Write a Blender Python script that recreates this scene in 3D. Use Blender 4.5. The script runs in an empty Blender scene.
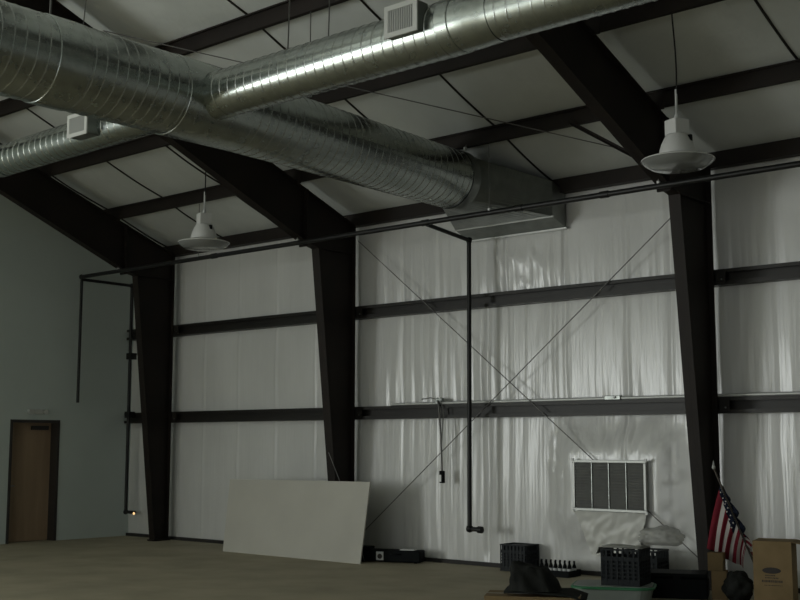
import bpy, bmesh, math, random
from mathutils import Vector, Matrix, noise
random.seed(7)
PI = math.pi
COL = bpy.context.scene.collection

# ------------------------------------------------------------------ materials
def new_mat(name, base, rough=0.5, metal=0.0, spec=0.5):
    m = bpy.data.materials.new(name); m.use_nodes = True
    b = m.node_tree.nodes['Principled BSDF']
    b.inputs['Base Color'].default_value = (*base, 1)
    b.inputs['Roughness'].default_value = rough
    b.inputs['Metallic'].default_value = metal
    b.inputs['Specular IOR Level'].default_value = spec
    return m

def vary(m, c2, scale=(3, 3, 3), detail=4, lo=0.35, hi=0.7, bump=0.0, bscale=None, rough2=None, bdist=0.02):
    """mix the base colour with a second colour by noise in object space, optional bump"""
    nt = m.node_tree; N = nt.nodes; L = nt.links; b = N['Principled BSDF']
    tc = N.new('ShaderNodeTexCoord'); mp = N.new('ShaderNodeMapping'); mp.inputs['Scale'].default_value = scale
    L.new(tc.outputs['Object'], mp.inputs['Vector'])
    nz = N.new('ShaderNodeTexNoise'); nz.inputs['Scale'].default_value = 1; nz.inputs['Detail'].default_value = detail
    L.new(mp.outputs['Vector'], nz.inputs['Vector'])
    mr = N.new('ShaderNodeMapRange'); mr.inputs['From Min'].default_value = lo; mr.inputs['From Max'].default_value = hi
    L.new(nz.outputs['Fac'], mr.inputs['Value'])
    mx = N.new('ShaderNodeMix'); mx.data_type = 'RGBA'
    mx.inputs['A'].default_value = b.inputs['Base Color'].default_value
    mx.inputs['B'].default_value = (*c2, 1)
    L.new(mr.outputs['Result'], mx.inputs['Factor']); L.new(mx.outputs['Result'], b.inputs['Base Color'])
    if rough2 is not None:
        mr2 = N.new('ShaderNodeMapRange')
        mr2.inputs['To Min'].default_value = b.inputs['Roughness'].default_value; mr2.inputs['To Max'].default_value = rough2
        L.new(nz.outputs['Fac'], mr2.inputs['Value']); L.new(mr2.outputs['Result'], b.inputs['Roughness'])
    if bump:
        mp2 = N.new('ShaderNodeMapping'); mp2.inputs['Scale'].default_value = bscale or scale
        L.new(tc.outputs['Object'], mp2.inputs['Vector'])
        n2 = N.new('ShaderNodeTexNoise'); n2.inputs['Scale'].default_value = 1; n2.inputs['Detail'].default_value = 3
        L.new(mp2.outputs['Vector'], n2.inputs['Vector'])
        bp = N.new('ShaderNodeBump'); bp.inputs['Strength'].default_value = bump; bp.inputs['Distance'].default_value = bdist
        L.new(n2.outputs['Fac'], bp.inputs['Height']); L.new(bp.outputs['Normal'], b.inputs['Normal'])
    return m

M = {}
M['vinyl'] = vary(new_mat('white_vinyl_insulation', (.70, .70, .68), .27, 0, .75), (.62, .62, .60), (1.2, 1.2, .5), bump=.28, bscale=(20, 3, 1.0), bdist=.02)
M['roof_vinyl'] = vary(new_mat('white_vinyl_roof_insulation', (.62, .64, .61), .45, 0, .4), (.54, .56, .53), (1, 1, 1), bump=.5, bscale=(6, 2.5, 3), bdist=.03)
M['drywall'] = vary(new_mat('grey_drywall_paint', (.56, .62, .59), .75, 0, .25), (.52, .58, .55), (.8, .8, .8))
M['concrete'] = vary(new_mat('dusty_concrete', (.44, .395, .285), .62, 0, .35), (.34, .305, .22), (1.3, 1.3, 1.3), detail=8, bump=.1, bscale=(30, 30, 30), rough2=.8)
M['primer'] = vary(new_mat('dark_red_oxide_primer', (.0125, .0095, .0075), .6, 0, .25), (.018, .0125, .0095), (2, 2, 2))
M['girt'] = vary(new_mat('dark_girt_primer', (.014, .0125, .0105), .45, .0, .35), (.019, .0165, .0135), (2, 2, 2))
M['blackpipe'] = new_mat('black_iron_pipe', (.010, .010, .0095), .45, 0, .35)
M['galv'] = vary(new_mat('galvanised_steel', (.44, .475, .45), .20, 1.0), (.36, .39, .37), (9, 9, 9), detail=6, rough2=.32)
M['galv_dull'] = vary(new_mat('dull_galvanised_sheet', (.30, .315, .30), .30, 1.0), (.25, .265, .25), (7, 7, 7), detail=6, rough2=.5)
M['seam'] = new_mat('duct_seam_steel', (.46, .48, .46), .26, 1.0)
M['white_paint'] = new_mat('white_enamel', (.62, .62, .60), .38, 0, .5)
M['reflector'] = new_mat('lamp_reflector', (.62, .63, .60), .28, .6)
M['lens'] = new_mat('lamp_lens', (.26, .27, .26), .12, .3)
M['wood'] = vary(new_mat('brown_door_veneer', (.36, .255, .165), .5, 0, .3), (.30, .21, .135), (9, 9, .8), detail=6)
M['doorframe'] = new_mat('dark_door_frame', (.035, .03, .027), .5)
M['black'] = new_mat('black_plastic', (.0035, .0048, .0052), .6, 0, .10)
M['darkgrey'] = vary(new_mat('dark_grey_cloth', (.020, .021, .019), .9, 0, .12), (.013, .014, .013), (12, 12, 12))
M['sheet'] = vary(new_mat('pale_board_face', (.52, .505, .45), .7, 0, .25), (.475, .46, .41), (1.4, 1.4, 1.4))
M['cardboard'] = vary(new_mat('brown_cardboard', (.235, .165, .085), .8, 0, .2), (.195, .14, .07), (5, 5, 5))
M['ink'] = new_mat('dark_print_ink', (.035, .030, .028), .8)
M['crate'] = new_mat('blue_black_crate_plastic', (.0075, .0105, .0125), .55, 0, .25)
M['green'] = new_mat('green_plastic', (.03, .16, .07), .45)
M['tub'] = new_mat('pale_grey_plastic', (.22, .25, .23), .5)
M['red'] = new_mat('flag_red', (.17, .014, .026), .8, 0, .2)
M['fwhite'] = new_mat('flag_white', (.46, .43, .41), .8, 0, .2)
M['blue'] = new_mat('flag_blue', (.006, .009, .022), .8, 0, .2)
M['gold'] = new_mat('pole_metal', (.06, .05, .04), .4, .6)
M['paper'] = new_mat('white_label_paper', (.55, .56, .56), .8)
M['greypaper'] = new_mat('grey_sheet', (.40, .40, .37), .7)
M['lightmetal'] = new_mat('bright_conduit', (.58, .59, .57), .4, .3)
M['alum'] = new_mat('aluminium_frame', (.42, .43, .41), .45, .5)
M['grille'] = new_mat('grey_grille_paint', (.40, .41, .39), .5)
M['greywhite'] = new_mat('register_frame_paint', (.55, .56, .53), .45)
M['filter'] = vary(new_mat('dark_louver_paint', (.12, .122, .112), .6), (.10, .10, .094), (8, 8, 8))
M['wire'] = new_mat('steel_wire', (.16, .16, .15), .5, .6)
M['rod'] = new_mat('brace_rod', (.16, .155, .15), .5, .4)
M['base_angle'] = new_mat('base_angle_primer', (.02, .018, .016), .7)  # the base angle's own dark primer
M['flap_film'] = new_mat('white_plastic_film', (.66, .66, .62), .42, 0, .5)
def plastic_film():
    m = new_mat('clear_plastic_film', (.42, .42, .39), .35, 0, .5); nt = m.node_tree; b = nt.nodes['Principled BSDF']
    b.inputs['Alpha'].default_value = .55
    return m
M['film'] = plastic_film()
m = new_mat('fitting_glow', (1, .7, .35), .4); m.node_tree.nodes['Principled BSDF'].inputs['Emission Color'].default_value = (1, .62, .28, 1)  # bright spot on the brass fitting, put in as emission
m.node_tree.nodes['Principled BSDF'].inputs['Emission Strength'].default_value = 1.0; M['warm_glow'] = m

# ------------------------------------------------------------------ mesh builder
class MB:
    def __init__(s): s.v = []; s.f = []; s.mi = []; s.sm = []
    def add(s, v, f, mi=0, smooth=False):
        o = len(s.v); s.v += [tuple(p) for p in v]
        for q in f: s.f.append(tuple(i + o for i in q)); s.mi.append(mi); s.sm.append(smooth)
        return s
    def box(s, x0, x1, y0, y1, z0, z1, mi=0, mat=None):
        v = [(x, y, z) for x in (x0, x1) for y in (y0, y1) for z in (z0, z1)]
        if mat: v = [mat @ Vector(p) for p in v]
        return s.add(v, [(0, 1, 3, 2), (4, 6, 7, 5), (0, 4, 5, 1), (2, 3, 7, 6), (0, 2, 6, 4), (1, 5, 7, 3)], mi)
    def tube(s, pts, r, n=12, mi=0, cap=True):
        pts = [Vector(p) for p in pts]; rs = r if isinstance(r, (list, tuple)) else [r] * len(pts)
        V = []; F = []; ref = None
        for i, p in enumerate(pts):
            t = (pts[min(i + 1, len(pts) - 1)] - pts[max(i - 1, 0)]).normalized()
            if ref is None:
                ref = t.orthogonal().normalized()
            a = (ref - t * ref.dot(t))
            a = a.normalized() if a.length > 1e-4 else t.orthogonal().normalized()
            ref = a; b = t.cross(a)
            for k in range(n):
                w = 2 * PI * k / n; V.append(p + (a * math.cos(w) + b * math.sin(w)) * rs[i])
        for i in range(len(pts) - 1):
            for k in range(n):
                F.append((i * n + k, i * n + (k + 1) % n, (i + 1) * n + (k + 1) % n, (i + 1) * n + k))
        s.add(V, F, mi, True)
        if cap:
            s.add(V[:n], [tuple(range(n - 1, -1, -1))], mi); s.add(V[-n:], [tuple(range(n))], mi)
        return s
    def lathe(s, prof, n=32, mi=0, c=(0, 0, 0)):
        V = []; F = []
        for r, z in prof:
            for k in range(n):
                w = 2 * PI * k / n; V.append((c[0] + r * math.cos(w), c[1] + r * math.sin(w), c[2] + z))
        for i in range(len(prof) - 1):
            for k in range(n):
                F.append((i * n + k, i * n + (k + 1) % n, (i + 1) * n + (k + 1) % n, (i + 1) * n + k))
        return s.add(V, F, mi, True)
    def prism(s, poly, x0, x1, ax='x', mi=0):
        """poly in the two other axes, extruded along ax"""
        def P(a, b, c): return {'x': (c, a, b), 'y': (a, c, b), 'z': (a, b, c)}[ax]
        n = len(poly); V = [P(a, b, x0) for a, b in poly] + [P(a, b, x1) for a, b in poly]
        F = [tuple(range(n)), tuple(range(2 * n - 1, n - 1, -1))] + [(i, (i + 1) % n, n + (i + 1) % n, n + i) for i in range(n)]
        return s.add(V, F, mi)
    def grid(s, P, nu, nv, mi=0, smooth=True):
        V = [P(i, j) for j in range(nv) for i in range(nu)]
        F = [(j * nu + i, j * nu + i + 1, (j + 1) * nu + i + 1, (j + 1) * nu + i) for j in range(nv - 1) for i in range(nu - 1)]
        return s.add(V, F, mi, smooth)
    def build(s, name, mats, parent=None, loc=None, bevel=0, solid=0, world=True):
        """vertices given in world space; shifted to the thing's own origin"""
        me = bpy.data.meshes.new(name)
        root = parent
        while root is not None and root.parent is not None: root = root.parent
        o = Vector(root.location) if root is not None else Vector(loc or (0, 0, 0))
        if not world: o = Vector((0, 0, 0))
        me.from_pydata([Vector(p) - o for p in s.v], [], s.f)
        for mm in (mats if isinstance(mats, (list, tuple)) else [mats]): me.materials.append(M[mm] if isinstance(mm, str) else mm)
        for p, i, t in zip(me.polygons, s.mi, s.sm): p.material_index = i; p.use_smooth = t
        bm = bmesh.new(); bm.from_mesh(me)
        bmesh.ops.recalc_face_normals(bm, faces=bm.faces); bm.to_mesh(me); bm.free()
        ob = bpy.data.objects.new(name, me); COL.objects.link(ob)
        if parent is not None: ob.parent = parent
        else: ob.location = loc or (0, 0, 0)
        if bevel:
            b = ob.modifiers.new('Bevel', 'BEVEL'); b.width = bevel; b.segments = 2; b.limit_method = 'ANGLE'
        if solid:
            t = ob.modifiers.new('Solidify', 'SOLIDIFY'); t.thickness = solid; t.offset = 0
        return ob

def tag(o, label=None, cat=None, group=None, kind=None):
    if label: o['label'] = label
    if cat: o['category'] = cat
    if group: o['group'] = group
    if kind: o['kind'] = kind
    return o
def thing(name, label, cat, loc, rotz=0, group=None):
    o = bpy.data.objects.new(name, None); COL.objects.link(o); o.empty_display_size = .1
    o.location = loc; o.rotation_euler = (0, 0, rotz)
    return tag(o, label, cat, group)
def copy_tree(o, parent=None):
    c = o.copy(); COL.objects.link(c); c.parent = parent
    for ch in [x for x in bpy.data.objects if x.parent is o]: copy_tree(ch, c)
    return c
def dup(o, loc, label, rotz=None):
    c = copy_tree(o); c.location = loc; c['label'] = label
    if rotz is not None: c.rotation_euler = (0, 0, rotz)
    return c
def struct(o): o['kind'] = 'structure'; return o

# ------------------------------------------------------------------ dimensions (metres)
X0 = -19.09                     # left end wall
D = 14.0                        # insulation plane of the long back wall
FX = [-17.62, -12.96, -6.73]    # right flange edges of the three frames
XR, YF = 12.0, -10.0            # far right wall, wall behind the camera
YR = 2.0                        # ridge
def z_ins(y):                   # roof insulation plane
    y = y if y >= YR else 2 * YR - y
    return 10.737 - .38 * y
def z_rt(y): return 10.523 - .38 * y      # rafter top / purlin bottom
PUR = [12.48, 11.04, 9.55, 8.1, 6.62, 5.15, 3.7]

# ------------------------------------------------------------------ setting
struct(MB().box(X0 - .6, XR + .3, YF - .3, D + .3, -.2, 0).build('floor', 'concrete'))

# back wall: draped insulation between the girts
GZ = [2.24, 3.85]
def smooth(a, b, x):
    t = max(0, min(1, (x - a) / (b - a))); return t * t * (3 - 2 * t)
SEAM_B = [-16.9, -15.96, -14.99, -14.04]
SEAM_R = [-12.1, -11.35, -10.45, -10.09, -9.25, -9.08, -8.1, -7.45, -6.0, -5.35, -4.7]
def back_y(x, z):
    stops = [-.02, GZ[0], GZ[1], 5.45]
    for a, b in zip(stops, stops[1:]):
        if a <= z <= b: t = (z - a) / (b - a); break
    else: t = 0
    bul = max(0, math.sin(PI * t)) ** .6
    near = 1 - bul
    right = smooth(-13.4, -12.6, x)
    y = D - .012 - .030 * bul * (.6 + .8 * noise.noise((x * .7, z * .25, 1.3)) ** 2)
    w = noise.noise((x * 4.2, z * .28, 5.1)) * .6 + noise.noise((x * 9.5, z * .42, 9.7)) * .4
    w += .35 * noise.noise((x * 17, z * .5, 2.2))
    amp = .008 + right * (.017 + .012 * near) * (1 - .5 * smooth(-6.9, -6.4, x))
    msk = max(0, min(1, .35 + 1.5 * noise.noise((x * .9, z * .55, 11.0)) + .5 * near))
    y += amp * w * (.16 + .9 * msk * (.25 + .75 * (1 - t) ** 1.6))
    # drag folds fanning from the girts
    fan = noise.noise((x * 7 + (t - .5) * 1.6 * math.sin(x * 2.1), 3.3, 7.7))
    y += right * .018 * fan * (near ** .5) * bul
    for sx in SEAM_B:
        d = (x - sx) / .022; y -= .012 * math.exp(-d * d)
    for sx in SEAM_R:
        k = .7 + .6 * noise.noise((sx * 3, z * .5, 2))
        d = (x - sx - .03 * noise.noise((sx, z * .8, 4))) / .035
        y += .018 * k * math.exp(-d * d)
    for sx, za, zb, wd in ((-10.09, 3.9, 4.85, .014), (-9.09, 3.9, 4.85, .014), (-8.12, 1.6, 2.2, .010), (-10.47, .1, 3.8, .05)):
        if za < z < zb:
            d = (x - sx - .03 * noise.noise((sx, z * 1.2, 4))) / wd; y += .028 * math.exp(-d * d)
    # puffed panel under the plenum
    if -10.6 < x < -9.05 and 3.95 < z < 4.85:
        u = (x + 10.6) / 1.55; v = (z - 3.95) / .9
        y -= .034 * (math.sin(PI * u) * math.sin(PI * v)) ** .5 * (1 + .8 * noise.noise((x * 6 + z * 4, z * 3, 1)))
    # the film is pulled out to the louver frame and puckers around it
    dx = max(-8.93 - x, x + 7.67, 0); dz = max(.80 - z, z - 1.62, 0); dd = math.hypot(dx, dz)
    if dd < .5:
        k = (1 - dd / .5); k = k * k * (3 - 2 * k)
        ang = math.atan2(z - 1.2, x + 8.3)
        y += -.13 * k + .20 * k * (1 - k) * (noise.noise((ang * 6, dd * 2, 4)) + .6 * noise.noise((ang * 15, dd * 3, 9))) * (1 if dd > 0 else 0)
        if dd > 0: y = max(y, 13.795)
    return min(y, D + .015)
xs = []
x = X0
while x < -3.2: xs.append(x); x += .024
while x < XR: xs.append(x); x += .5
xs.append(XR)
zs = [5.5 * i / 70 for i in range(71)]
struct(MB().grid(lambda i, j: (xs[i], back_y(xs[i], zs[j]), zs[j]), len(xs), len(zs)).build('wall_back', 'vinyl', solid=0))
struct(MB().box(X0, XR, D + .05, D + .15, 0, 5.6).build('wall_back_cladding', 'galv_dull'))
struct(MB().box(X0, XR, D - .075, D - .0, 0, .055).build('baseboard_back', 'base_angle'))

# left end wall with a doorway and, out of frame, an open overhead doorway that lets the daylight in
DY0, DY1, DZ = 11.38, 12.39, 2.18
OY0, OY1, OZ = -7.5, -1.0, 4.4
wl = MB()
xa, xb = X0 - .3, X0
def gz(y): return z_ins(y) + .1
for y0, y1, z0 in ((YF, OY0, 0), (OY1, DY0, 0), (DY1, D + .05, 0), (DY0, DY1, DZ), (OY0, OY1, OZ)):
    ys = [y0] + ([YR] if y0 < YR < y1 else []) + [y1]
    wl.prism([(y0, z0), (y1, z0)] + [(y, gz(y)) for y in reversed(ys)], xa, xb)
struct(wl.build('wall_left', 'drywall'))
# right wall, wall behind the camera (with an opening added for the fill light)
ys = [YF, YR, D]
struct(MB().prism([(YF, 0), (D, 0), (D, gz(D)), (YR, gz(YR)), (YF, gz(YF))], XR, XR + .2).build('wall_right', 'drywall'))
wf = MB()
FX0, FX1, FZ = -9.0, 3.0, 4.2
wf.box(X0, FX0, YF - .2, YF, 0, 5.6); wf.box(FX1, XR, YF - .2, YF, 0, 5.6); wf.box(FX0, FX1, YF - .2, YF, FZ, 5.6)
struct(wf.build('wall_front', 'vinyl'))

# roof insulation, sagging between the purlins
nodes_y = [13.86] + PUR + [2.2]
def roof_z(x, y):
    z = z_ins(y)
    for a, b in zip(nodes_y, nodes_y[1:]):
        if b <= y <= a:
            t = (a - y) / (a - b); s = math.sin(PI * t)
            n1 = noise.noise((x * .8, y * .8, 3)); n2 = noise.noise((x * 3.1, y * 2.2, 6))
            z += -.035 * s ** .7 * (1 + .5 * n1) + .008 * n2 * s
            break
    return z
rx = []
x = X0
while x < -3: rx.append(x); x += .12
while x < XR: rx.append(x); x += .8
rx.append(XR)
ry = [D + .06 - (D + .06 - YR) * i / 150 for i in range(151)]
cm = MB().grid(lambda i, j: (rx[i], ry[j], roof_z(rx[i], ry[j])), len(rx), len(ry))
cm.grid(lambda i, j: ([X0, XR][i], [YR, YF - .1][j], z_ins([YR, YF - .1][j])), 2, 2)
struct(cm.build('ceiling', 'roof_vinyl'))
# dark lapped tabs of the roof insulation running up the slope
for nx, sx in enumerate((-17.9, -16.3, -14.72, -10.83, -9.17, -5.0)):
    tb = MB()
    for j in range(len(ry) - 1):
        y, y2 = ry[j], ry[j + 1]
        if y < 5: break
        zA, zB = roof_z(sx, y) - .004, roof_z(sx, y2) - .004
        tb.add([(sx - .018, y, zA), (sx + .018, y, zA), (sx + .018, y2, zB), (sx - .018, y2, zB), (sx, y, zA - .022), (sx, y2, zB - .022)],
               [(0, 4, 5, 3), (4, 1, 2, 5)], 0, True)
    struct(tb.build('trim_%d' % (nx + 1), 'girt'))

# ------------------------------------------------------------------ steel frames
def make_frame(label):
    t = thing('steel_frame', label, 'frame', (0, 13.6, 0), 0, 'tapered steel frames along the back wall')
    W = .16; xc = -W / 2; yo = 13.80
    def yi(z): return 13.49 - .112 * z          # inner edge of the tapered column
    th = .012
    zk = 4.80
    yk = yi(zk)
    col = MB().prism([(yo, 0), (yi(0), 0), (yk, zk), (12.70, zk + .06), (12.70, z_rt(12.70) - .01), (yo, z_rt(yo) - .01)], xc - th / 2, xc + th / 2).build('column', 'primer', t)
    MB().prism([(yi(0), .02), (yi(0) + .014, .02), (yk + .014, zk), (yk, zk)], -W, 0).build('inner_flange', 'primer', col)
    MB().box(-W, 0, yo - .014, yo, 0.02, z_rt(yo) - .02).build('outer_flange', 'primer', col)
    MB().box(-W - .02, .02, yi(0) - .03, yo + .02, 0, .025).build('base_plate', 'primer', col)
    # rafter
    pts_b = [(12.70, 4.86), (10.23, 5.90), (YR, 9.16)]
    pts_t = [(YR, z_rt(YR)), (12.70, z_rt(12.70))]
    raf = MB().prism(pts_b + pts_t, xc - th / 2, xc + th / 2).build('rafter', 'primer', t)
    MB().prism(pts_b + [(y, z + .018) for y, z in reversed(pts_b)], -W, 0).build('bottom_flange', 'primer', raf)
    MB().prism([(YR, z_rt(YR)), (13.8, z_rt(13.8)), (13.8, z_rt(13.8) - .018), (YR, z_rt(YR) - .018)], -W, 0).build('top_flange', 'primer', raf)
    MB().prism([(12.685, 4.80), (12.715, 4.80), (12.715, z_rt(12.715)), (12.685, z_rt(12.685))], -W - .01, .01).build('splice_plate', 'primer', t)
    MB().prism([(12.70, 4.86), (yk + .01, 4.80), (yo, 4.80), (yo, 4.816), (yk + .01, 4.816), (12.70, 4.876)], -W, 0).build('knee_stiffener', 'primer', t)
    for zz in (4.98, 5.14, 5.30, 5.46, 5.60):
        for xx in (xc - .045, xc + .045): MB().tube([(xx, 12.66, zz), (xx, 12.74, zz)], .013, 6).build('splice_bolt', 'primer', t)
    for py in PUR[:5]:
        MB().box(-.02, .07, py - .006, py + .006, z_rt(py) - .03, z_rt(py) + .12).build('purlin_clip', 'primer', t)
    return t
f0 = make_frame('dark tapered steel column and rafter nearest the grey end wall')
f0.location.x = FX[0]
f1 = dup(f0, (FX[1], 13.6, 0), 'dark tapered steel column and rafter behind the leaning pale board, under the trunk duct')
f2 = dup(f0, (FX[2], 13.6, 0), 'dark tapered steel column and rafter behind the flag, right of the louver')

# flange brace from the second purlin down to the rafter
def angle_bar(mb, a, b, w=.045):
    a = Vector(a); b = Vector(b); t = (b - a).normalized(); s = t.cross(Vector((0, 0, 1))).normalized(); u = s.cross(t)
    for p, q in ((s, u), (u, s)):
        mb.add([a, a + p * w, b + p * w, b, a + q * .005, a + p * w + q * .005, b + p * w + q * .005, b + q * .005],
               [(0, 1, 2, 3), (4, 5, 6, 7), (0, 1, 5, 4), (1, 2, 6, 5), (2, 3, 7, 6), (3, 0, 4, 7)])
br = angle_bar
mb = MB(); angle_bar(mb, (-7.98, 12.44, 5.80), (FX[2] - .15, 12.12, 5.12)); mb.build('flange_brace', 'primer', f2)

# ------------------------------------------------------------------ purlins, eave strut, girts (long Z / C sections)
def zsec(y, z, d, fl=.065, th=.004):      # web at y, bottom at z, top flange to -y, bottom flange to +y
    return [(y, z), (y + fl, z), (y + fl, z + .02), (y + fl - th, z + .02), (y + fl - th, z + th), (y + th, z + th), (y + th, z + d),
            (y - fl, z + d), (y - fl, z + d - .02), (y - fl + th, z + d - .02), (y - fl + th, z + d - th), (y, z + d - th)]
PL = ['dark roof purlin next above the eave strut, meeting the end of the trunk duct',
      'second dark roof purlin above the eave strut, carrying both pendant lamps',
      'third dark roof purlin above the eave strut, crossing behind the straight branch duct',
      'fourth dark roof purlin above the eave strut, seen only at the upper left corner',
      'fifth dark roof purlin above the eave strut, above the trunk duct']
for k, py in enumerate(PUR[:5]):
    z = z_rt(py) + .002
    tag(MB().prism(zsec(py, z, .20), X0 + .02, XR - .02).build('roof_purlin', 'primer', None, (X0 + .02, py, z)), PL[k], 'purlin', 'roof purlins')
z = z_rt(13.86) + .01
tag(MB().prism([(13.80, 5.272), (13.93, 5.272), (13.93, 5.29), (13.806, 5.29), (13.806, 5.41), (13.93, 5.41), (13.93, 5.425), (13.80, 5.475)], X0 + .02, XR - .02).build('eave_strut', 'primer', None, (X0 + .02, 13.86, 5.272)),
    'dark eave strut along the top edge of the white back wall', 'beam')
def girt(z, label):
    th = .006
    sec = [(13.80, z), (13.965, z), (13.965, z + th), (13.806, z + th), (13.806, z + .018), (13.80, z + .018)]
    t = thing('wall_girt', label, 'girt', (X0 + .02, 13.88, z), 0, 'wall girts')
    MB().prism([(13.80, z), (13.97, z), (13.97, z + .20), (13.80, z + .20), (13.80, z + .155), (13.806, z + .155), (13.806, z + .193),
                (13.90, z + .193), (13.90, z + .007), (13.806, z + .007), (13.806, z + .050), (13.80, z + .050)],
               X0 + .02, XR - .02).build('girt_channel', 'girt', t)
    for fx in FX:
        cl = MB().box(fx + .03, fx + .16, 13.785, 13.80, z + .03, z + .17).build('girt_clip', 'girt', t)
        MB().tube([(fx + .11, 13.786, z + .07), (fx + .11, 13.775, z + .07)], .012, 6).build('bolt', 'galv_dull', cl)
    return t
girt(3.752, 'upper dark horizontal girt across the white back wall')
girt(2.140, 'lower dark horizontal girt across the white back wall, with conduit on top')

# wall cross-brace rods
tag(MB().tube([(-12.90, 13.788, 5.02), (-7.02, 13.788, .32)], .0075, 8).build('brace_rod', 'rod', None, (-12.90, 13.775, 5.02)),
    'thin wall brace rod falling from upper left to lower right, passing behind the louver', 'brace rod', 'wall brace rods')
tag(MB().tube([(-6.92, 13.772, 4.99), (-12.85, 13.772, .30)], .0075, 8).build('brace_rod', 'rod', None, (-6.92, 13.768, 4.99)),
    'thin wall brace rod falling from upper right to lower left, ending behind the black case', 'brace rod', 'wall brace rods')
tag(MB().tube([(-12.75, 8.72, 7.13), (-6.9, 13.55, 5.30)], .007, 6).build('roof_brace_rod', 'rod', None, (-12.75, 8.72, 7.13)),
    'thin diagonal rod brace below the roof insulation, above the trunk duct', 'brace rod')

# ------------------------------------------------------------------ gas piping
def elbow(mb, p, r): # small fitting
    mb.lathe([(0, -r), (r * .8, -r * .7), (r, 0), (r * .8, r * .7), (0, r)], 10, 0, p)
pm = thing('gas_pipe', 'long black gas pipe running under the eave in front of all the columns', 'pipe', (-18.8, 12.55, 2.5))
PZ = 4.838
MB().tube([(-18.78, 12.55, PZ), (XR - .3, 12.55, PZ)], .036, 12).build('main_run', 'blackpipe', pm)
MB().tube([(-18.78, 12.55, PZ + .03), (-18.78, 12.55, 2.50)], .028, 10).build('drop_leg', 'blackpipe', pm)
MB().tube([(-18.78, 12.55, PZ - .05), (-18.80, 13.70, PZ - .05)], .028, 10).build('cross_run', 'blackpipe', pm)
MB().tube([(-18.80, 13.70, PZ - .02), (-18.80, 13.70, .47)], .032, 10).build('corner_leg', 'blackpipe', pm)
MB().tube([(-18.80, 13.70, .47), (-18.525, 13.70, .47)], .030, 10).build('stub', 'blackpipe', pm)
for p in ((-18.79, 12.55, PZ), (-18.80, 13.70, PZ - .05), (-18.80, 13.70, .47)):
    fe = MB(); elbow(fe, p, .05); fe.build('elbow', 'blackpipe', pm)
for cx in (-15.0, -10.45, -8.85, -7.55, -4.3):
    MB().tube([(cx - .06, 12.55, PZ), (cx + .06, 12.55, PZ)], .045, 12).build('coupling', 'blackpipe', pm)
for z in (3.42, 2.30):
    MB().box(-18.87, -18.73, 13.66, 13.80, z - .06, z + .06).build('wall_bracket', 'blackpipe', pm)
MB().lathe([(0, -.026), (.016, -.02), (.024, 0), (.016, .02), (0, .026)], 10, 0, (-18.505, 13.67, .452)).build('glowing_fitting', 'warm_glow', pm)['label'] = 'small brass fitting at the pipe end, given a warm glow'

pd = thing('gas_pipe_drop', 'black gas pipe dropping down the white wall left of the louver', 'pipe', (-10.45, 13.55, .5))
MB().tube([(-10.45, 12.58, PZ - .02), (-10.45, 13.55, 4.72)], .030, 10).build('cross_run', 'blackpipe', pd)
MB().tube([(-10.45, 13.55, 4.74), (-10.47, 13.55, .56)], .033, 12).build('drop_leg', 'blackpipe', pd)
MB().tube([(-10.47, 13.55, .555), (-10.29, 13.55, .55)], .033, 12).build('stub', 'blackpipe', pd)
for p, r_ in (((-10.45, 13.55, 4.72), .048), ((-10.47, 13.55, .555), .055)):
    fe = MB(); elbow(fe, p, r_); fe.build('elbow', 'blackpipe', pd)
MB().tube([(-10.315, 13.55, .55), (-10.25, 13.55, .548)], .050, 12).build('end_cap', 'blackpipe', pd)

def hanger(name, label, cat, top, bot, r=.006, clip=True, group='thin hanger rods below the roof'):
    t = thing(name, label, cat, bot, 0, group)
    MB().tube([bot, top], r, 6).build('rod', 'wire', t)
    if clip: MB().box(bot[0] - .014, bot[0] + .014, bot[1] - .02, bot[1] + .02, bot[2] - .015, bot[2] + .03).build('clamp', 'lightmetal', t)
    return t
for hx, hz, lab in ((-17.66, 4.93, 'short pipe hanger rod at the knee of the column nearest the end wall'),
                    (-15.41, z_rt(12.55) + .02, 'pipe hanger rod just below the left pendant lamp'),
                    (-13.02, 4.93, 'short pipe hanger rod at the knee of the column behind the pale board'),
                    (-9.33, z_rt(12.55) + .02, 'pipe hanger rod with bright clamp in front of the duct plenum'),
                    (-6.80, 4.93, 'short pipe hanger rod at the knee of the column below the right pendant lamp')):
    hanger('pipe_hanger', lab, 'hanger', (hx, 12.55, hz), (hx, 12.55, PZ + .03))

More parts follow.
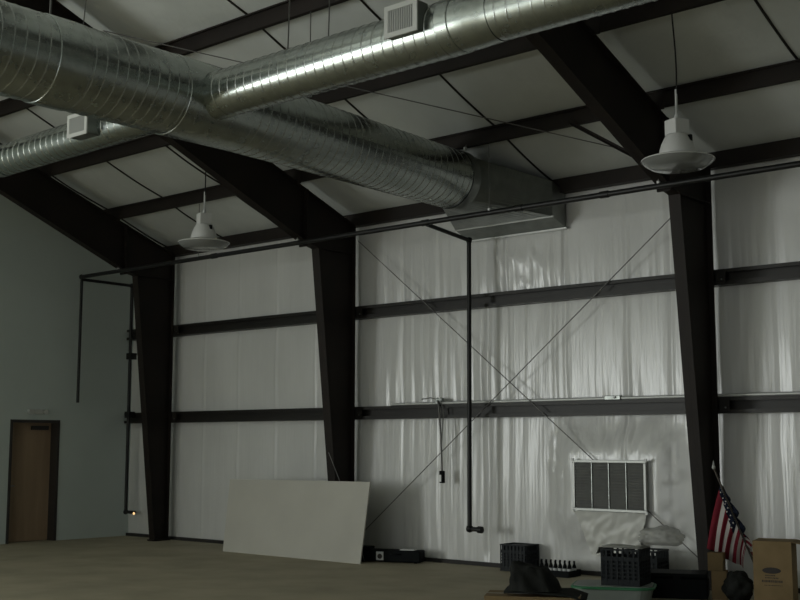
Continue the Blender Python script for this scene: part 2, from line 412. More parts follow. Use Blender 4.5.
# ------------------------------------------------------------------ round ducts with a raised helical seam
def spiral(mb, a, b, r0, r1, pitch=.125, n=56, mi=0, h=.004, s=1):
    a = Vector(a); b = Vector(b); d = b - a; L = d.length; t = d.normalized()
    up = Vector((0, 0, 1)); e1 = t.cross(up).normalized(); e2 = e1.cross(t)
    prof = [(-.025, 0), (0, 0), (.018, 1), (.072, 1), (.09, 0), (.115, 0), (.40, 0), (.70, 0)]
    turns = int(L / pitch) + 1
    V = []; rows = []
    for k in range(-1, turns + 1):
        for u, hh in prof: rows.append((k + u, hh))
    for u, hh in rows:
        for j in range(n + 1):
            w = j / n
            x = max(0, min(L, (u + w) * pitch)); r = r0 + (r1 - r0) * x / L + (h * hh if 0 < x < L else 0)
            g = 2 * PI * w * s
            V.append(a + t * x + (e1 * math.cos(g) + e2 * math.sin(g)) * r)
    F = []
    for i in range(len(rows) - 1):
        for j in range(n):
            q = (i * (n + 1) + j, i * (n + 1) + j + 1, (i + 1) * (n + 1) + j + 1, (i + 1) * (n + 1) + j)
            if (V[q[0]] - V[q[3]]).length < 1e-6 and (V[q[1]] - V[q[2]]).length < 1e-6: continue
            F.append(q)
    # two slots: skin and seam
    o = len(mb.v); mb.v += [tuple(p) for p in V]
    np_ = len(prof)
    for q in F:
        i = q[0] // (n + 1)
        mb.f.append(tuple(k + o for k in q)); mb.mi.append(1 if (i % np_) in (1, 2, 3) else 0); mb.sm.append(True)
    return mb
def sleeve(mb, a, b, r0, r1=None, n=64):
    a = Vector(a); b = Vector(b); t = (b - a).normalized(); r1 = r1 or r0
    return mb.tube([a, a, a + t * .002, a + t * .02, b - t * .02, b - t * .002, b, b] if 0 else [a - t * .002, a, a + t * .006, a + t * .03, b - t * .03, b - t * .006, b, b + t * .002],
                   [r0 - .014, r0, r0, r0, r1, r1, r1, r1 - .014], n, 0, False)
def ring(mb, a, b, r, n=56, mi=0):
    return mb.tube([a, b], r, n, mi, cap=False)
TX, TZ, YB = -9.85, 5.435, 7.94
tr = thing('trunk_duct', 'large round galvanised spiral trunk duct running to the plenum on the back wall', 'duct', (TX, 9, 5))
spiral(MB(), (TX, 1.0, TZ), (TX, 7.56, TZ), .43, .43).build('spiral_pipe', ['galv', 'seam'], tr)
sleeve(MB(), (TX, 5.99, TZ), (TX, 6.34, TZ), .440).build('sleeve', 'galv', tr)
sleeve(MB(), (TX, 7.54, TZ), (TX, 8.44, TZ), .438, .433).build('tee_fitting', 'galv', tr)
spiral(MB(), (TX, 8.42, TZ - .005), (TX, 12.40, 5.345), .425, .405).build('spiral_pipe', ['galv', 'seam'], tr)
ring(MB(), (TX, 12.36, 5.345), (TX, 12.52, 5.342), .412, 64).build('end_collar', 'galv_dull', tr)
# round-to-rectangular transition and the plenum on the wall
PX0, PX1, PYF = -10.74, -9.02, 13.60
zb0, zb1, zt1 = 4.905, 4.785, 5.405
n = 64; V = []; 
def rect_pt(w):
    c, s_ = math.cos(w), math.sin(w); cx, cz = (PX0 + PX1) / 2, (zb0 + zt1) / 2; hx, hz = (PX1 - PX0) / 2, (zt1 - zb0) / 2
    k = 1 / max(abs(c), abs(s_)); return (cx + c * k * hx, PYF, cz + s_ * k * hz)
V = [(TX + .40 * math.cos(2 * PI * i / n), 12.50, 5.342 + .40 * math.sin(2 * PI * i / n)) for i in range(n)] + [rect_pt(2 * PI * i / n) for i in range(n)]
MB().add(V, [(i, (i + 1) % n, n + (i + 1) % n, n + i) for i in range(n)]).build('transition', 'galv_dull', tr)
pl = MB().prism([(PYF, zb0), (13.925, zb1), (13.925, zt1 - .10), (PYF, zt1)], PX0, PX1).build('plenum_box', 'galv_dull', tr)
MB().box(PX0 - .015, PX1 + .015, PYF - .015, PYF + .012, zb0 - .012, zb0 + .012).build('flange_edge', 'lightmetal', pl)
MB().box(PX0 - .015, PX1 + .03, 13.90, 13.925, zb1 - .018, zb1 + .008).build('flange_edge', 'lightmetal', pl)

# branch ducts
bR = thing('branch_duct', 'bright straight branch duct running right from the trunk, with the nearer register', 'duct', (-6.6, YB, 5), 0, 'branch ducts')
spiral(MB(), (-9.55, YB, TZ), (-6.30, YB, TZ - .01), .25, .25).build('spiral_pipe', ['galv', 'seam'], bR)
sleeve(MB(), (-10.1, YB, TZ), (-9.29, YB, TZ), .256).build('takeoff', 'galv', bR)
sleeve(MB(), (-6.31, YB, TZ), (-6.17, YB, TZ), .260).build('band', 'galv', bR)
MB().tube([(-6.18, YB, TZ), (-6.12, YB, TZ), (-6.02, YB, TZ), (-6.0, YB, TZ), (-5.84, YB, TZ - .005), (-5.82, YB, TZ - .005), (-5.77, YB, TZ - .005)], [.253, .253, .253, .252, .241, .240, .240], 56, 0, False).build('reducer', 'galv', bR)
spiral(MB(), (-5.80, YB, TZ - .005), (0.5, YB, TZ - .03), .234, .234).build('spiral_pipe', ['galv', 'seam'], bR)
bL = thing('branch_duct', 'slimmer branch duct running left from the trunk towards the grey end wall', 'duct', (-12, YB, 5), 0, 'branch ducts')
spiral(MB(), (-13.70, YB, TZ - .03), (-10.15, YB, TZ), .20, .20, s=1).build('spiral_pipe', ['galv', 'seam'], bL)
MB().tube([(-13.83, YB, TZ - .03), (-13.68, YB, TZ - .03)], .206, 48, 0, False).build('collar', 'galv', bL)
spiral(MB(), (-17.3, YB, TZ - .05), (-13.80, YB, TZ - .03), .185, .185).build('spiral_pipe', ['galv', 'seam'], bL)
MB().tube([(-17.32, YB, TZ - .05), (-17.28, YB, TZ - .05)], .19, 48).build('end_cap', 'galv_dull', bL)

def register(parent, x0, x1, z0, z1, yf, yback):
    r = MB()
    for a in ((x0, x0 + .006, z0, z1), (x1 - .006, x1, z0, z1), (x0, x1, z0, z0 + .006), (x0, x1, z1 - .006, z1)):
        r.box(a[0], a[1], yf + .01, yback, a[2], a[3])
    bx = r.build('register_box', 'galv_dull', parent)
    f = MB(); w = .032
    f.box(x0 - .012, x1 + .012, yf - .004, yf + .012, z0 - .012, z0 + w); f.box(x0 - .012, x1 + .012, yf - .004, yf + .012, z1 - w, z1 + .012)
    f.box(x0 - .012, x0 + w, yf - .004, yf + .012, z0 + w, z1 - w); f.box(x1 - w, x1 + .012, yf - .004, yf + .012, z0 + w, z1 - w)
    f.build('register_frame', 'greywhite', bx)['label'] = 'white register frame'
    g = MB(); k = 14
    for i in range(k):
        x = x0 + w + (x1 - x0 - 2 * w) * (i + .5) / k
        g.box(x - .006, x + .006, yf, yf + .02, z0 + w, z1 - w)
    for i in range(5):
        z = z0 + w + (z1 - z0 - 2 * w) * (i + .5) / 5
        g.box(x0 + w, x1 - w, yf + .012, yf + .03, z - .004, z + .004)
    g.build('grille_bars', 'grille', bx)
    MB().box(x0 + .006, x1 - .006, yf + .045, yf + .05, z0 + .006, z1 - .006).build('damper_plate', 'galv_dull', bx)
register(bR, -6.79, -6.43, 5.36, 5.63, 7.60, 7.76)
register(bL, -11.76, -11.39, 5.30, 5.55, 7.60, 7.80)

# duct hanger wires
zr = lambda y: z_rt(y) + .02
for (a, b, lab) in (((-8.52, 8.1, zr(8.1)), (-8.52, YB + .1, 5.69), 'left of the two duct hanger wires above the bright branch duct'),
                    ((-7.94, 8.1, zr(8.1)), (-7.94, YB + .1, 5.69), 'right of the two duct hanger wires above the bright branch duct'),
                    ((TX - .12, 6.2, z_rt(6.2)), (TX - .12, 6.2, TZ + .44), 'pale hanger strap above the sleeve on the trunk duct'),
                    ((TX + .1, 9.57, zr(9.57)), (TX + .1, 9.57, 5.86), 'hanger wire above the trunk duct behind the branch duct'),
                    ((TX + .2, 12.47, zr(12.47)), (TX + .2, 12.44, 5.74), 'hanger strap at the wall end of the trunk duct'),
                    ((-12.2, 8.1, zr(8.1)), (-12.2, YB, 5.645), 'hanger wire above the left branch duct')):
    hanger('duct_hanger', lab, 'hanger', a, b, .007 if 'strap' not in lab else .012, True)

# ------------------------------------------------------------------ pendant lamps
def make_lamp(label):
    t = thing('pendant_lamp', label, 'lamp', (0, 11.06, 4.62), 0, 'high bay pendant lamps')
    t.location = (0, 0, 0)
    b = MB(); R = Matrix.Rotation(1.19, 4, 'Z')
    b.box(-.095, .095, -.09, .09, .36, .53, 0, R)
    hs = b.build('ballast_housing', 'white_paint', t, bevel=.012)
    MB().lathe([(0, .53), (.028, .53), (.028, .57), (.012, .60), (.012, .72), (0, .72)], 12).build('hook', 'lightmetal', hs)
    MB().lathe([(0, .365), (.115, .365), (.125, .345), (.142, .315), (.166, .265), (.183, .21), (.192, .165), (.194, .145)], 40).build('dome', 'white_paint', t, solid=.004)
    k = MB(); k.box(.118, .165, -.02, .02, .28, .345); k.build('latch', 'black', t)
    MB().lathe([(.190, .15), (.225, .14), (.30, .122), (.372, .100), (.380, .094), (.378, .088)], 48).build('shade_brim', 'white_paint', t, solid=.004)
    MB().lathe([(.374, .090), (.355, .060), (.285, .014), (.25, .004), (.12, -.004), (0, -.006)], 48).build('lens', 'lens', t)
    cd = MB(); zt_ = z_rt(11.06) - 4.60
    pts = []
    for i in range(13):
        u = i / 12; pts.append((.015 * math.sin(u * PI * 1.3) - .012 * u, .0, .70 + (zt_ - .70) * u))
    cd.tube(pts, .009, 8).build('cord', 'blackpipe', t)
    MB().tube([(.0, 0, .68), (.0, 0, .86)], .014, 8).build('cord_grip', 'lightmetal', t)
    return t
lr = make_lamp('white pendant lamp hanging in front of the right column')
lr.location = (-5.76, 11.06, 4.62)
dup(lr, (-13.46, 11.06, 4.60), 'white pendant lamp hanging left of the column behind the pale board')

# ------------------------------------------------------------------ conduit, outlet, louver
cn = thing('conduit', 'thin bright conduit lying along the top of the lower girt', 'conduit', (-12.0, 13.82, 2.355))
MB().tube([(-12.2, 13.826, 2.363), (-8.33, 13.826, 2.363)], .022, 8).build('tube', 'lightmetal', cn)
MB().tube([(-8.15, 13.826, 2.363), (4, 13.826, 2.363)], .022, 8).build('tube', 'lightmetal', cn)
MB().box(-8.36, -8.12, 13.785, 13.85, 2.342, 2.40).build('junction_fitting', 'galv_dull', cn, bevel=.006)
MB().tube([(-8.20, 13.785, 2.375), (-8.20, 13.765, 2.375)], .016, 8).build('knockout_plug', 'white_paint', cn)
ou = thing('drop_outlet', 'outlet hanging on a cord from the box on the lower girt', 'outlet', (-11.22, 13.72, 1.18))
MB().box(-11.31, -11.18, 13.80, 13.88, 2.342, 2.44).build('junction_box', 'galv_dull', ou, bevel=.008)
MB().tube([(-11.60, 13.84, 2.43), (-11.42, 13.84, 2.45), (-11.30, 13.84, 2.42)], .008, 6).build('whip', 'wire', ou)
MB().tube([(-11.245, 13.785, 2.40), (-11.20, 13.76, 2.30), (-11.155, 13.745, 1.9), (-11.13, 13.745, 1.34)], .014, 8).build('cord', 'rod', ou)
MB().tube([(-11.19, 13.785, 2.40), (-11.11, 13.76, 2.25), (-11.14, 13.74, 1.7), (-11.13, 13.745, 1.34)], .008, 6).build('safety_wire', 'wire', ou)
MB().box(-11.165, -11.095, 13.715, 13.775, 1.18, 1.36).build('outlet_box', 'black', ou, bevel=.01)
MB().box(-11.155, -11.12, 13.708, 13.715, 1.20, 1.30).build('cover_plate', 'lightmetal', ou)

lv = thing('wall_louver', 'dark louvered vent in a bright metal frame low on the white back wall', 'vent', (-8.26, 13.72, .87))
lx0, lx1, lz0, lz1, ly = -8.86, -7.74, .868, 1.545, 13.745
f = MB(); w = .036
f.box(lx0, lx1, ly, ly + .034, lz0, lz0 + w); f.box(lx0, lx1, ly, ly + .034, lz1 - w, lz1)
f.box(lx0, lx0 + w, ly, ly + .034, lz0 + w, lz1 - w); f.box(lx1 - w, lx1, ly, ly + .034, lz0 + w, lz1 - w)
f.build('louver_frame', 'alum', lv, bevel=.004)
for cx in (lx0, lx1):
    for cz in (lz0, lz1): MB().box(cx - .02, cx + .02, ly - .008, ly + .01, cz - .02, cz + .02).build('corner_bracket', 'white_paint', lv)
pw = (lx1 - lx0 - 2 * w) / 4
for i in range(4):
    a = lx0 + w + i * pw + .004; b = a + pw - .008
    p = MB(); p.box(a, b, ly + .030, ly + .034, lz0 + w, lz1 - w)
    for k in range(16):
        z = lz0 + w + (lz1 - lz0 - 2 * w) * (k + .5) / 16
        p.add([(a, ly + .016, z - .012), (b, ly + .016, z - .012), (b, ly + .028, z + .014), (a, ly + .028, z + .014), (a, ly + .019, z - .012), (b, ly + .019, z - .012), (b, ly + .031, z + .014), (a, ly + .031, z + .014)],
              [(0, 1, 2, 3), (4, 7, 6, 5), (0, 4, 5, 1), (3, 2, 6, 7), (0, 3, 7, 4), (1, 5, 6, 2)])
    p.build('slat_panel', 'filter', lv)
for i in range(1, 4):
    x = lx0 + w + i * pw; MB().box(x - .004, x + .004, ly + .008, ly + .03, lz0 + w, lz1 - w).build('mullion', 'galv_dull', lv)

# film flap taped around the louver
ff = MB()
def flap(i, j):
    u = i / 40; v = j / 30; z = .862 - v * .60
    x = lx0 + .05 + (lx1 - lx0 - .1) * u + (u - .5) * (.08 - .42 * v)
    y = 13.755 + .10 * v ** .7 + .05 * v ** .5 * noise.noise((x * 5 + z * 3, z * 4, 3)) + .028 * noise.noise((x * 11 - z * 7, z * 9, 7))
    return (x, min(y, 13.90), z)
tag(ff.grid(flap, 41, 31).build('plastic_flap', 'flap_film', None, (-8.26, 13.8, .26)), 'crinkled plastic film hanging below the louver', 'plastic sheet')

# ------------------------------------------------------------------ door in the end wall
dr = MB().box(X0 - .25, X0 - .205, DY0 + .05, DY1 - .05, .008, DZ - .05).build('door_1', 'wood', None, (X0 - .22, (DY0 + DY1) / 2, 0)); struct(dr)
fr = MB()
fr.box(X0 - .30, X0 + .012, DY0, DY0 + .05, 0, DZ); fr.box(X0 - .30, X0 + .012, DY1 - .05, DY1, 0, DZ); fr.box(X0 - .30, X0 + .012, DY0 + .05, DY1 - .05, DZ - .05, DZ)
struct(fr.build('door_1_frame', 'doorframe'))
MB().box(X0 - .205, X0 - .15, 11.92, 12.26, 2.00, 2.075).build('door_closer', 'doorframe', dr)
MB().tube([(X0 - .205, 11.50, 1.0), (X0 - .155, 11.50, 1.0), (X0 - .15, 11.60, 1.0)], .012, 8).build('door_handle', 'galv_dull', dr)
struct(MB().box(X0 - .5, X0 - .32, DY0 - .2, DY1 + .2, 0, 2.4).build('wall_left_backing', 'doorframe'))
el = thing('emergency_light', 'small pale twin-head emergency light above the brown door', 'light', (X0 + .03, 11.9, 2.26))
MB().box(X0, X0 + .06, 11.78, 12.0, 2.28, 2.37).build('housing', 'greywhite', el, bevel=.01)
for yy in (11.74, 12.04):
    MB().tube([(X0 + .0, yy, 2.335), (X0 + .10, yy, 2.32)], [.035, .045], 14).build('lamp_head', 'greywhite', el)

# ------------------------------------------------------------------ leaning pale board
tag(MB().add([(-15.17, 13.00, 0), (-12.05, 12.96, 0), (-12.05, 13.17, 1.19), (-15.24, 13.19, 1.165), (-15.17, 13.02, 0), (-12.05, 12.98, 0), (-12.05, 13.19, 1.19), (-15.24, 13.21, 1.165)],
       [(0, 1, 2, 3), (4, 7, 6, 5), (0, 4, 5, 1), (2, 6, 7, 3), (1, 5, 6, 2), (0, 3, 7, 4)]).build('board', 'sheet', None, (-13.6, 13.0, 0)),
    'large pale board standing on its long edge, leaning against the middle column', 'board')
tag(MB().tube([(-13.02, 13.27, 1.62), (-12.69, 13.235, 1.10), (-12.2, 13.22, .012)], .006, 8).build('thin_stick', 'rod', None, (-12.2, 13.22, 0)), 'thin pale stick leaning behind the top of the pale board', 'stick')

# ------------------------------------------------------------------ black case next to the board
cs = thing('equipment_case', 'low black equipment case with a white label beside the pale board', 'case', (-11.92, 13.50, 0), .36)
MB().box(-.50, .50, -.12, .12, .012, .185).build('case_body', 'black', cs, world=False, bevel=.02)
MB().box(-.50, -.30, -.11, .11, .18, .225).build('case_end_cap', 'black', cs, world=False, bevel=.015)
MB().box(.17, .40, -.09, .06, .183, .20).build('top_plate', 'lightmetal', cs, world=False, bevel=.004)
lb = MB().box(-.19, -.075, -.127, -.121, .035, .16).build('label', 'paper', cs, world=False); lb['label'] = 'square white label'
MB().tube([(-.132, -.1285, .092), (-.132, -.1275, .092)], .038, 20).build('label_mark', 'ink', lb, world=False)
MB().tube([(.05, -.12, .13), (.05, -.15, .13), (.19, -.15, .13), (.19, -.12, .13)], .009, 8).build('handle', 'black', cs, world=False)
ft = MB()
for x in (-.42, .42):
    for y in (-.08, .08): ft.box(x - .02, x + .02, y - .02, y + .02, 0, .014)
ft.build('feet', 'black', cs, world=False)

# ------------------------------------------------------------------ slatted black crates
def make_crate(label, w=.44, d=.42, h=.40):
    t = thing('plastic_crate', label, 'crate', (0, 0, 0), 0, 'black slatted plastic crates')
    b = MB(); hw, hd = w / 2, d / 2; th = .012
    b.box(-hw, hw, -hd, hd, 0, .012)
    def side(a0, a1, fix, along):
        def bx(u0, u1, z0, z1, o=0):
            lo, hi = (fix - th / 2 - o, fix + th / 2 + o)
            if along == 'x': b.box(u0, u1, lo, hi, z0, z1)
            else: b.box(lo, hi, u0, u1, z0, z1)
        bx(a0, a1, 0, .07); bx(a0, a1, h - .02, h, .006); bx(a0, a1, h - .115, h - .085)
        nz_ = 5; z0, z1 = .07, h - .115
        for i in range(nz_):
            z = z0 + (z1 - z0) * (i + 1) / (nz_ + .001) ; bx(a0, a1, z - .016, z)
        nv = 7
        for i in range(nv + 1):
            u = a0 + (a1 - a0) * i / nv; ww = .013 if i in (0, nv) else .010
            bx(max(a0, u - ww), min(a1, u + ww), .0, h, .002)
    side(-hw, hw, -hd + th / 2, 'x'); side(-hw, hw, hd - th / 2, 'x'); side(-hd, hd, -hw + th / 2, 'y'); side(-hd, hd, hw - th / 2, 'y')
    b.build('crate_body', 'crate', t, world=False)
    l = MB(); l.box(-hw + .02, hw - .02, -hd + .02, hd - .02, .012, h - .13); l.build('crate_filling', 'crate', t, world=False)
    return t
c1 = make_crate('black slatted plastic crate alone on the floor against the white wall')
c1.location = (-9.77, 13.775, 0); c1.scale = (.95, .8, .92)
c2 = dup(c1, (-6.98, 11.90, .196), 'black slatted crate with grey sheets on top, standing on the green rimmed tub', .22); c2.scale = (1, 1, 1)
c3 = dup(c1, (-7.62, 13.47, 0), 'black slatted crate partly hidden behind the crate with sheets on top', .15); c3.scale = (1.05, 1, 1.1)
[x for x in bpy.data.objects if x.parent is c1 and 'filling' in x.name][0].scale = (1, 1, 1.42)

# green rimmed tub under the second crate
def rrect(w, d, r, n=6):
    P = []
    for cx, cy, a0 in ((w / 2 - r, d / 2 - r, 0), (-w / 2 + r, d / 2 - r, PI / 2), (-w / 2 + r, -d / 2 + r, PI), (w / 2 - r, -d / 2 + r, 1.5 * PI)):
        for i in range(n + 1):
            a = a0 + PI / 2 * i / n; P.append((cx + r * math.cos(a), cy + r * math.sin(a)))
    return P
def loft(mb, rings, caps=(True, True)):
    n = len(rings[0]); V = [p for r in rings for p in r]
    F = [(k * n + i, k * n + (i + 1) % n, (k + 1) * n + (i + 1) % n, (k + 1) * n + i) for k in range(len(rings) - 1) for i in range(n)]
    mb.add(V, F)
    if caps[0]: mb.add(rings[0], [tuple(range(n))])
    if caps[1]: mb.add(rings[-1], [tuple(range(n))])
    return mb
def rr(w, d, r, z): return [(x, y, z) for x, y in rrect(w, d, r)]
tb = thing('storage_tub', 'pale storage tub with a green rim under the crate with sheets', 'tub', (-7.11, 11.85, 0), .45)
loft(MB(), [rr(.80, .56, .14, 0), rr(.88, .64, .16, .16)]).build('tub_body', 'tub', tb, world=False)
loft(MB(), [rr(.90, .66, .17, .16), rr(.93, .69, .18, .165), rr(.93, .69, .18, .182), rr(.90, .66, .17, .192), rr(.84, .60, .15, .182)], (True, False)).build('rim', 'green', tb, world=False)
loft(MB(), [rr(.86, .62, .15, .181), rr(.86, .62, .15, .1955)]).build('tub_lid', 'tub', tb, world=False)

# sheets on the crate
def sheet_obj(label, pts, loc, rot):
    t = MB(); n = 14
    def P(i, j):
        u = i / n; v = j / 6
        x = (u - .5) * pts[0]; y = (v - .5) * pts[1]; z = .006 + .006 * math.sin(u * 7) * v
        if u < pts[2]: k = (pts[2] - u) * pts[0]; x = (pts[2] - .5) * pts[0] - k * .35; z -= k * .94
        return (x, y, z)
    o = t.grid(P, n + 1, 7).build('paper_sheet', 'greypaper', None, loc, solid=.004, world=False); o.location = loc; o.rotation_euler = (0, 0, rot)
    return tag(o, label, 'sheet', 'grey sheets on the crate')
sheet_obj('larger grey sheet on the crate, folded down over its left end', (.58, .40, .14), (-7.03, 11.91, .602), .22)
sheet_obj('smaller pale sheet lying on top of the larger sheet on the crate', (.40, .28, -1), (-6.95, 11.85, .616), .30)

# crumpled plastic bag
def crumple(name, mat, loc, sx, sy, sz, seed, label, cat, flat=True):
    bm = bmesh.new(); bmesh.ops.create_icosphere(bm, subdivisions=4, radius=1)
    for v in bm.verts:
        p = v.co.copy(); k = 1 + .28 * noise.noise(p * 1.6 + Vector((seed, 0, 0))) + .14 * noise.noise(p * 4 + Vector((0, seed, 0))) + .07 * noise.noise(p * 9 + Vector((0, 0, seed)))
        v.co = Vector((p.x * sx, p.y * sy, p.z * sz)) * k
    zm = min(v.co.z for v in bm.verts) * .8
    for v in bm.verts:
        if flat and v.co.z < zm: v.co.z = zm
        v.co.z -= zm
    me = bpy.data.meshes.new(name); bm.to_mesh(me); bm.free(); me.materials.append(M[mat])
    for p in me.polygons: p.use_smooth = True
    o = bpy.data.objects.new(name, me); COL.objects.link(o); o.location = loc
    return tag(o, label, cat)
crumple('plastic_bag', 'film', (-6.66, 12.14, .630), .27, .2, .11, 3.2, 'crumpled clear plastic bag lying behind the sheets on the crate', 'bag')

# ------------------------------------------------------------------ bottles in a low carrier beside the crate
bc = thing('bottle_carrier', 'low black bottle carrier on the floor by the wall, right of the lone crate', 'carrier', (-9.04, 13.60, 0), .1)
b = MB(); b.box(-.27, .27, -.17, .17, 0, .012)
for y in (-.17, .17): b.box(-.27, .27, y - .006, y + .006, 0, .085)
for x in (-.27, .27): b.box(x - .006, x + .006, -.17, .17, 0, .085)
b.build('carrier_tray', 'black', bc, world=False)
def make_bottle():
    t = thing('bottle', 'x', 'bottle', (0, 0, 0), 0, 'dark bottles in the low carrier')
    MB().lathe([(0, 0), (.027, 0), (.029, .01), (.029, .10), (.026, .12), (.013, .15), (.012, .185), (0, .185)], 14).build('glass_body', 'black', t, world=False)
    MB().lathe([(.0295, .06), (.0297, .062), (.0297, .098), (.0295, .10)], 14).build('paper_label', 'paper', t, world=False)['label'] = 'white paper label'
    MB().lathe([(0, .172), (.014, .172), (.014, .192), (0, .192)], 12).build('cap', 'black', t, world=False)
    return t
bt = None
for i in range(8):
    for j in range(2):
        dx = -.245 + .07 * i; dy = -.10 + .14 * j; c, s = math.cos(.1), math.sin(.1)
        p = (-9.04 + dx * c - dy * s, 13.60 + dx * s + dy * c, .0125)
        if bt is None: bt = make_bottle(); q = bt
        else: q = copy_tree(bt)
        q.location = p
        q['label'] = 'small dark bottle with white label standing in the %s row of the low carrier' % ('front' if j == 0 else 'rear')
        q['group'] = 'dark bottles in the %s row of the low carrier' % ('front' if j == 0 else 'rear')

# ------------------------------------------------------------------ black trunk in front of the right column
bk = thing('storage_chest', 'large black storage chest on the floor in front of the right column', 'chest', (-6.73, 12.73, 0), .42)
MB().box(-.40, .30, -.24, .24, .0, .23).build('chest_body', 'black', bk, world=False, bevel=.015)
MB().box(-.405, .305, -.245, .245, .235, .285).build('lid', 'black', bk, world=False, bevel=.018)
MB().box(-.08, 0, -.255, -.245, .20, .26).build('latch', 'black', bk, world=False)

# ------------------------------------------------------------------ foreground cardboard box, panel and dark coat
R41 = .52
bx = thing('cardboard_box', 'low brown cardboard box at the bottom edge under the dark coat', 'box', (-7.05, 10.22, 0), R41)
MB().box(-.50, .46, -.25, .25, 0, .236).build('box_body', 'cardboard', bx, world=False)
MB().box(-.50, .46, -.012, .012, .236, .238).build('tape', 'greypaper', bx, world=False)
pn = MB()
def pnl(i, j):
    u, v = i / 10, j / 6; x = -.30 + .82 * u; y = -.275 + .54 * v
    return (x, y, .245 + .008 * math.sin(u * 5 + v * 3) - (.05 * (u - .8) / .2 if u > .8 else 0) + .02 * (1 - u))
o = pn.grid(pnl, 11, 7).build('flat_board', 'darkgrey', None, (0, 0, 0), solid=.018, world=False); o.location = (-7.05, 10.22, .012); o.rotation_euler = (0, 0, R41)
tag(o, 'dark flat board lying on the low cardboard box', 'board')
ct = MB()
def coat(i, j):
    a = 2 * PI * i / 48; v = j / 16
    top = [(-.15, .09), (.15, .07)]
    # rounded trapezoid heap, closing towards the top
    r = 1 - .42 * v if v < .8 else (1 - .336) * max(0, (1 - (v - .8) / .2)) ** .5
    ca, sa = math.cos(a), math.sin(a)
    sq = 1 / max(abs(ca), abs(sa)) ** .55
    x = ca * sq * .255 * r + .015 * v; y = sa * sq * .20 * r
    z = (.245 * min(1, v / .8) + (.012 * (v - .8) / .2 if v > .8 else 0)) * (1 - .45 * x)
    n = noise.noise((x * 8, y * 8, z * 4)); n2 = noise.noise((2.2 * math.cos(a), 2.2 * math.sin(a), z * 5)) + .5 * noise.noise((5 * math.cos(a), 5 * math.sin(a), z * 9))
    return (x * (1 + .22 * n2) - .25 * z * (v > .05), y * (1 + .22 * n2), max(0, z * (1 + .25 * n)))
o = ct.grid(coat, 49, 17).build('dark_coat', 'darkgrey', None, (0, 0, 0), world=False); o.location = (-7.03, 10.17, .285); o.rotation_euler = (0, 0, R41)
tag(o, 'heap of dark grey cloth piled on the flat panel', 'coat')

# ------------------------------------------------------------------ tall cardboard carton at the right edge
cb_ = thing('cardboard_box', 'tall brown cardboard carton with a dark oval emblem at the right edge', 'box', (-5.62, 12.80, 0), .26)
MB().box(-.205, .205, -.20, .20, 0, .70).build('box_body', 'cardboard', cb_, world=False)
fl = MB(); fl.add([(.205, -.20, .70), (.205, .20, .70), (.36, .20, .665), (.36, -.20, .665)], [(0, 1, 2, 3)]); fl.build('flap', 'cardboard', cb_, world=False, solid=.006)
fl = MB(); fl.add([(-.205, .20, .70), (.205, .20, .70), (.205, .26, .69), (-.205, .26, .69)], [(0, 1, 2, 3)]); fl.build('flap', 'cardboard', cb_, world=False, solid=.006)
pr = MB()
def oval(mb, cx, cz, a, b, y, n=28): mb.add([(cx + a * math.cos(2 * PI * i / n), y, cz + b * math.sin(2 * PI * i / n)) for i in range(n)], [tuple(range(n))])
em = MB(); oval(em, -.01, .385, .100, .034, -.2015); em.build('emblem', 'ink', cb_, world=False)['label'] = 'dark oval emblem'
random.seed(4)
for z, xa_, xb_, hh in ((.325, -.08, .02, .014), (.300, -.08, .05, .012), (.258, -.115, .09, .024), (.222, -.09, .10, .008)):
    x = xa_
    while x < xb_:
        w_ = random.uniform(.006, .013); pr.add([(x, -.2012, z), (x + w_, -.2012, z), (x + w_, -.2012, z + hh), (x, -.2012, z + hh)], [(0, 1, 2, 3)]); x += w_ + .005
pr.build('print_lines', 'ink', cb_, world=False)

# narrow brown cartons below the flag
sc_ = thing('cardboard_box', 'narrow brown cardboard carton standing directly below the flag', 'box', (-6.30, 12.83, 0), .35)
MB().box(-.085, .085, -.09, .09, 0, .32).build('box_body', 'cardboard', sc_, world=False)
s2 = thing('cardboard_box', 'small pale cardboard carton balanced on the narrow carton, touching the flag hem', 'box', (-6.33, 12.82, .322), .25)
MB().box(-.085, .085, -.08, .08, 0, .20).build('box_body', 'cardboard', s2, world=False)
crumple('dark_bag', 'darkgrey', (-6.00, 12.66, 0), .165, .15, .17, 8.1, 'slumped dark cloth bag between the narrow carton and the tall carton', 'bag')

# ------------------------------------------------------------------ flag on a leaning pole
fg = thing('flag', 'striped flag with starred blue corner draped from a leaning pole, right of the right column', 'flag', (-5.82, 13.02, 0))
A = Vector((-6.43, 13.02, 1.48)); B = Vector((-5.82, 13.06, .02))
P0 = Vector((-6.29, 13.015, 1.30)); P1 = Vector((-6.0, 13.035, .60))
MB().tube([A, B], .012, 10).build('pole', 'gold', fg)
MB().lathe([(0, -.02), (.02, -.01), (.022, .01), (.012, .035), (.006, .07), (0, .09)], 12, 0, A).build('finial', 'alum', fg)
fc = MB()
NU, NV = 72, 30
STR = [0, .15, .28, .40, .51, .61, .70, .78, .85, .905, .945, .97, .988, 1.001]
def cloth(i, j):
    s = i / NU; v = j / NV
    hp = A.lerp(B, .14 + .48 * s)
    L = .70 * (1 - .72 * s) + .03
    d = Vector((-.25 + .05 * s, -.02, -1)) * L
    fold = .045 * v ** .6 * math.sin(s * 2 * PI * 4.2 + .6 * v) * (.5 + .5 * s)
    spread = Vector((.05 * math.sin(s * 9) * v, 0, 0))
    p = hp + d * v + Vector((fold * .35, -.03 - fold, 0)) + spread * .4
    p.y -= .03 * math.sin(PI * v)
    return p
V = [cloth(i, j) for j in range(NV + 1) for i in range(NU + 1)]
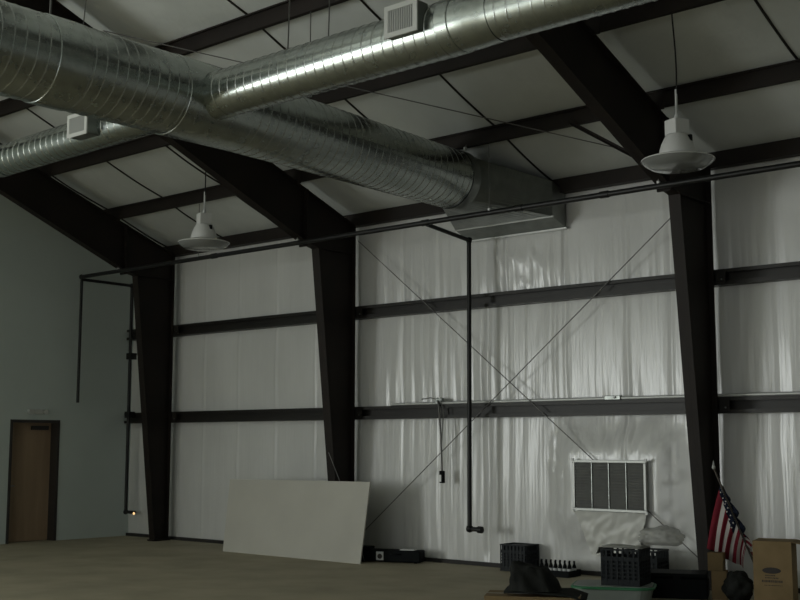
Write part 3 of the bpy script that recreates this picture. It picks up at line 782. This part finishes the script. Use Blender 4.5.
for j in range(NV):
    for i in range(NU):
        s = (i + .5) / NU; v = (j + .5) / NV
        k = sum(1 for a in STR if a <= s) - 1
        mi = 0 if k % 2 == 0 else 1
        Lz = .70 * (1 - .72 * s) + .03
        if s < .62 and v * Lz < .055 + .10 * s: mi = 2
        o_ = j * (NU + 1) + i
        fc.f.append((o_, o_ + 1, o_ + NU + 2, o_ + NU + 1)); fc.mi.append(mi); fc.sm.append(True)
fc.v = [tuple(p) for p in V]
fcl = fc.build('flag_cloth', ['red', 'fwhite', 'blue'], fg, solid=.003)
st = MB()
for s, v in ((.06, .05), (.15, .06), (.24, .07), (.24, .02), (.33, .12), (.33, .04), (.44, .15), (.44, .06), (.55, .20), (.55, .08)):
    c = cloth(s * NU, v * NV) + Vector((0, -.006, 0)); n = 10
    st.add([c + Vector(((.013 if k % 2 == 0 else .0055) * math.sin(PI * k / 5), -.001, (.013 if k % 2 == 0 else .0055) * math.cos(PI * k / 5))) for k in range(n)], [tuple(range(n))])
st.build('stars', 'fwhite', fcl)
fo = MB()
def fold_pt(i, j):
    s = i / 60; v = j / 4
    w_ = .02 + .085 * abs(math.sin(s * PI * 5 + .3)) ** 1.5 * min(1, s * 4 + .15)
    return A.lerp(B, .14 + .60 * s) + Vector((w_ * v, .012 + .02 * math.sin(v * 3 + s * 30), -.05 * v * v))
for j in range(4):
    for i in range(60):
        V4 = [fold_pt(i, j), fold_pt(i + 1, j), fold_pt(i + 1, j + 1), fold_pt(i, j + 1)]
        s_ = i / 60; k = 2 if s_ < .62 else int(s_ * 26) % 2
        fo.add(V4, [(0, 1, 2, 3)], k, True)
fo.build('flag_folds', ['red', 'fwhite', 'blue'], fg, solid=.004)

# ------------------------------------------------------------------ light: daylight through the left doorway, plus an added front fill
def area(name, loc, rot, sx, sy, power, col=(1, 1, 1)):
    l = bpy.data.lights.new(name, 'AREA'); l.shape = 'RECTANGLE'; l.size = sx; l.size_y = sy; l.energy = power; l.color = col
    o = bpy.data.objects.new(name, l); COL.objects.link(o); o.location = loc; o.rotation_euler = rot; return o
area('daylight_left_doorway', (X0 + .02, (OY0 + OY1) / 2, OZ / 2), (PI / 2, 0, -PI / 2), OY1 - OY0, OZ, 1100, (.96, 1, .97))
area('front_fill', ((FX0 + FX1) / 2, YF + .02, FZ / 2), (PI / 2, 0, 0), FX1 - FX0, FZ, 150, (1, 1, .98))  # unseen frontal fill added behind the camera, no known doorway
w = bpy.data.worlds.new('World'); bpy.context.scene.world = w; w.use_nodes = True
w.node_tree.nodes['Background'].inputs['Color'].default_value = (.75, .85, .9, 1)
w.node_tree.nodes['Background'].inputs['Strength'].default_value = .6

# ------------------------------------------------------------------ camera
cd = bpy.data.cameras.new('Camera'); cam = bpy.data.objects.new('Camera', cd); COL.objects.link(cam)
Rv = Vector((0.754461748, 0.65634325, 0.00100448)); Uv = Vector((0.078403804, -0.091643845, 0.992700483)); Fv = Vector((-0.651644316, 0.748875787, 0.120601583))
mt = Matrix((Rv, Uv, -Fv)).transposed().to_4x4(); mt.translation = Vector((0, 0, 1.7614389))
cam.matrix_world = mt
cd.sensor_width = 36; cd.lens = 36 * 1180.6457 / 800; cd.clip_start = .05; cd.clip_end = 200
sc = bpy.context.scene; sc.camera = cam
sc.view_settings.view_transform = 'Standard'; sc.view_settings.look = 'None'; sc.view_settings.exposure = .12; sc.view_settings.gamma = 1
sc.view_settings.use_curve_mapping = False
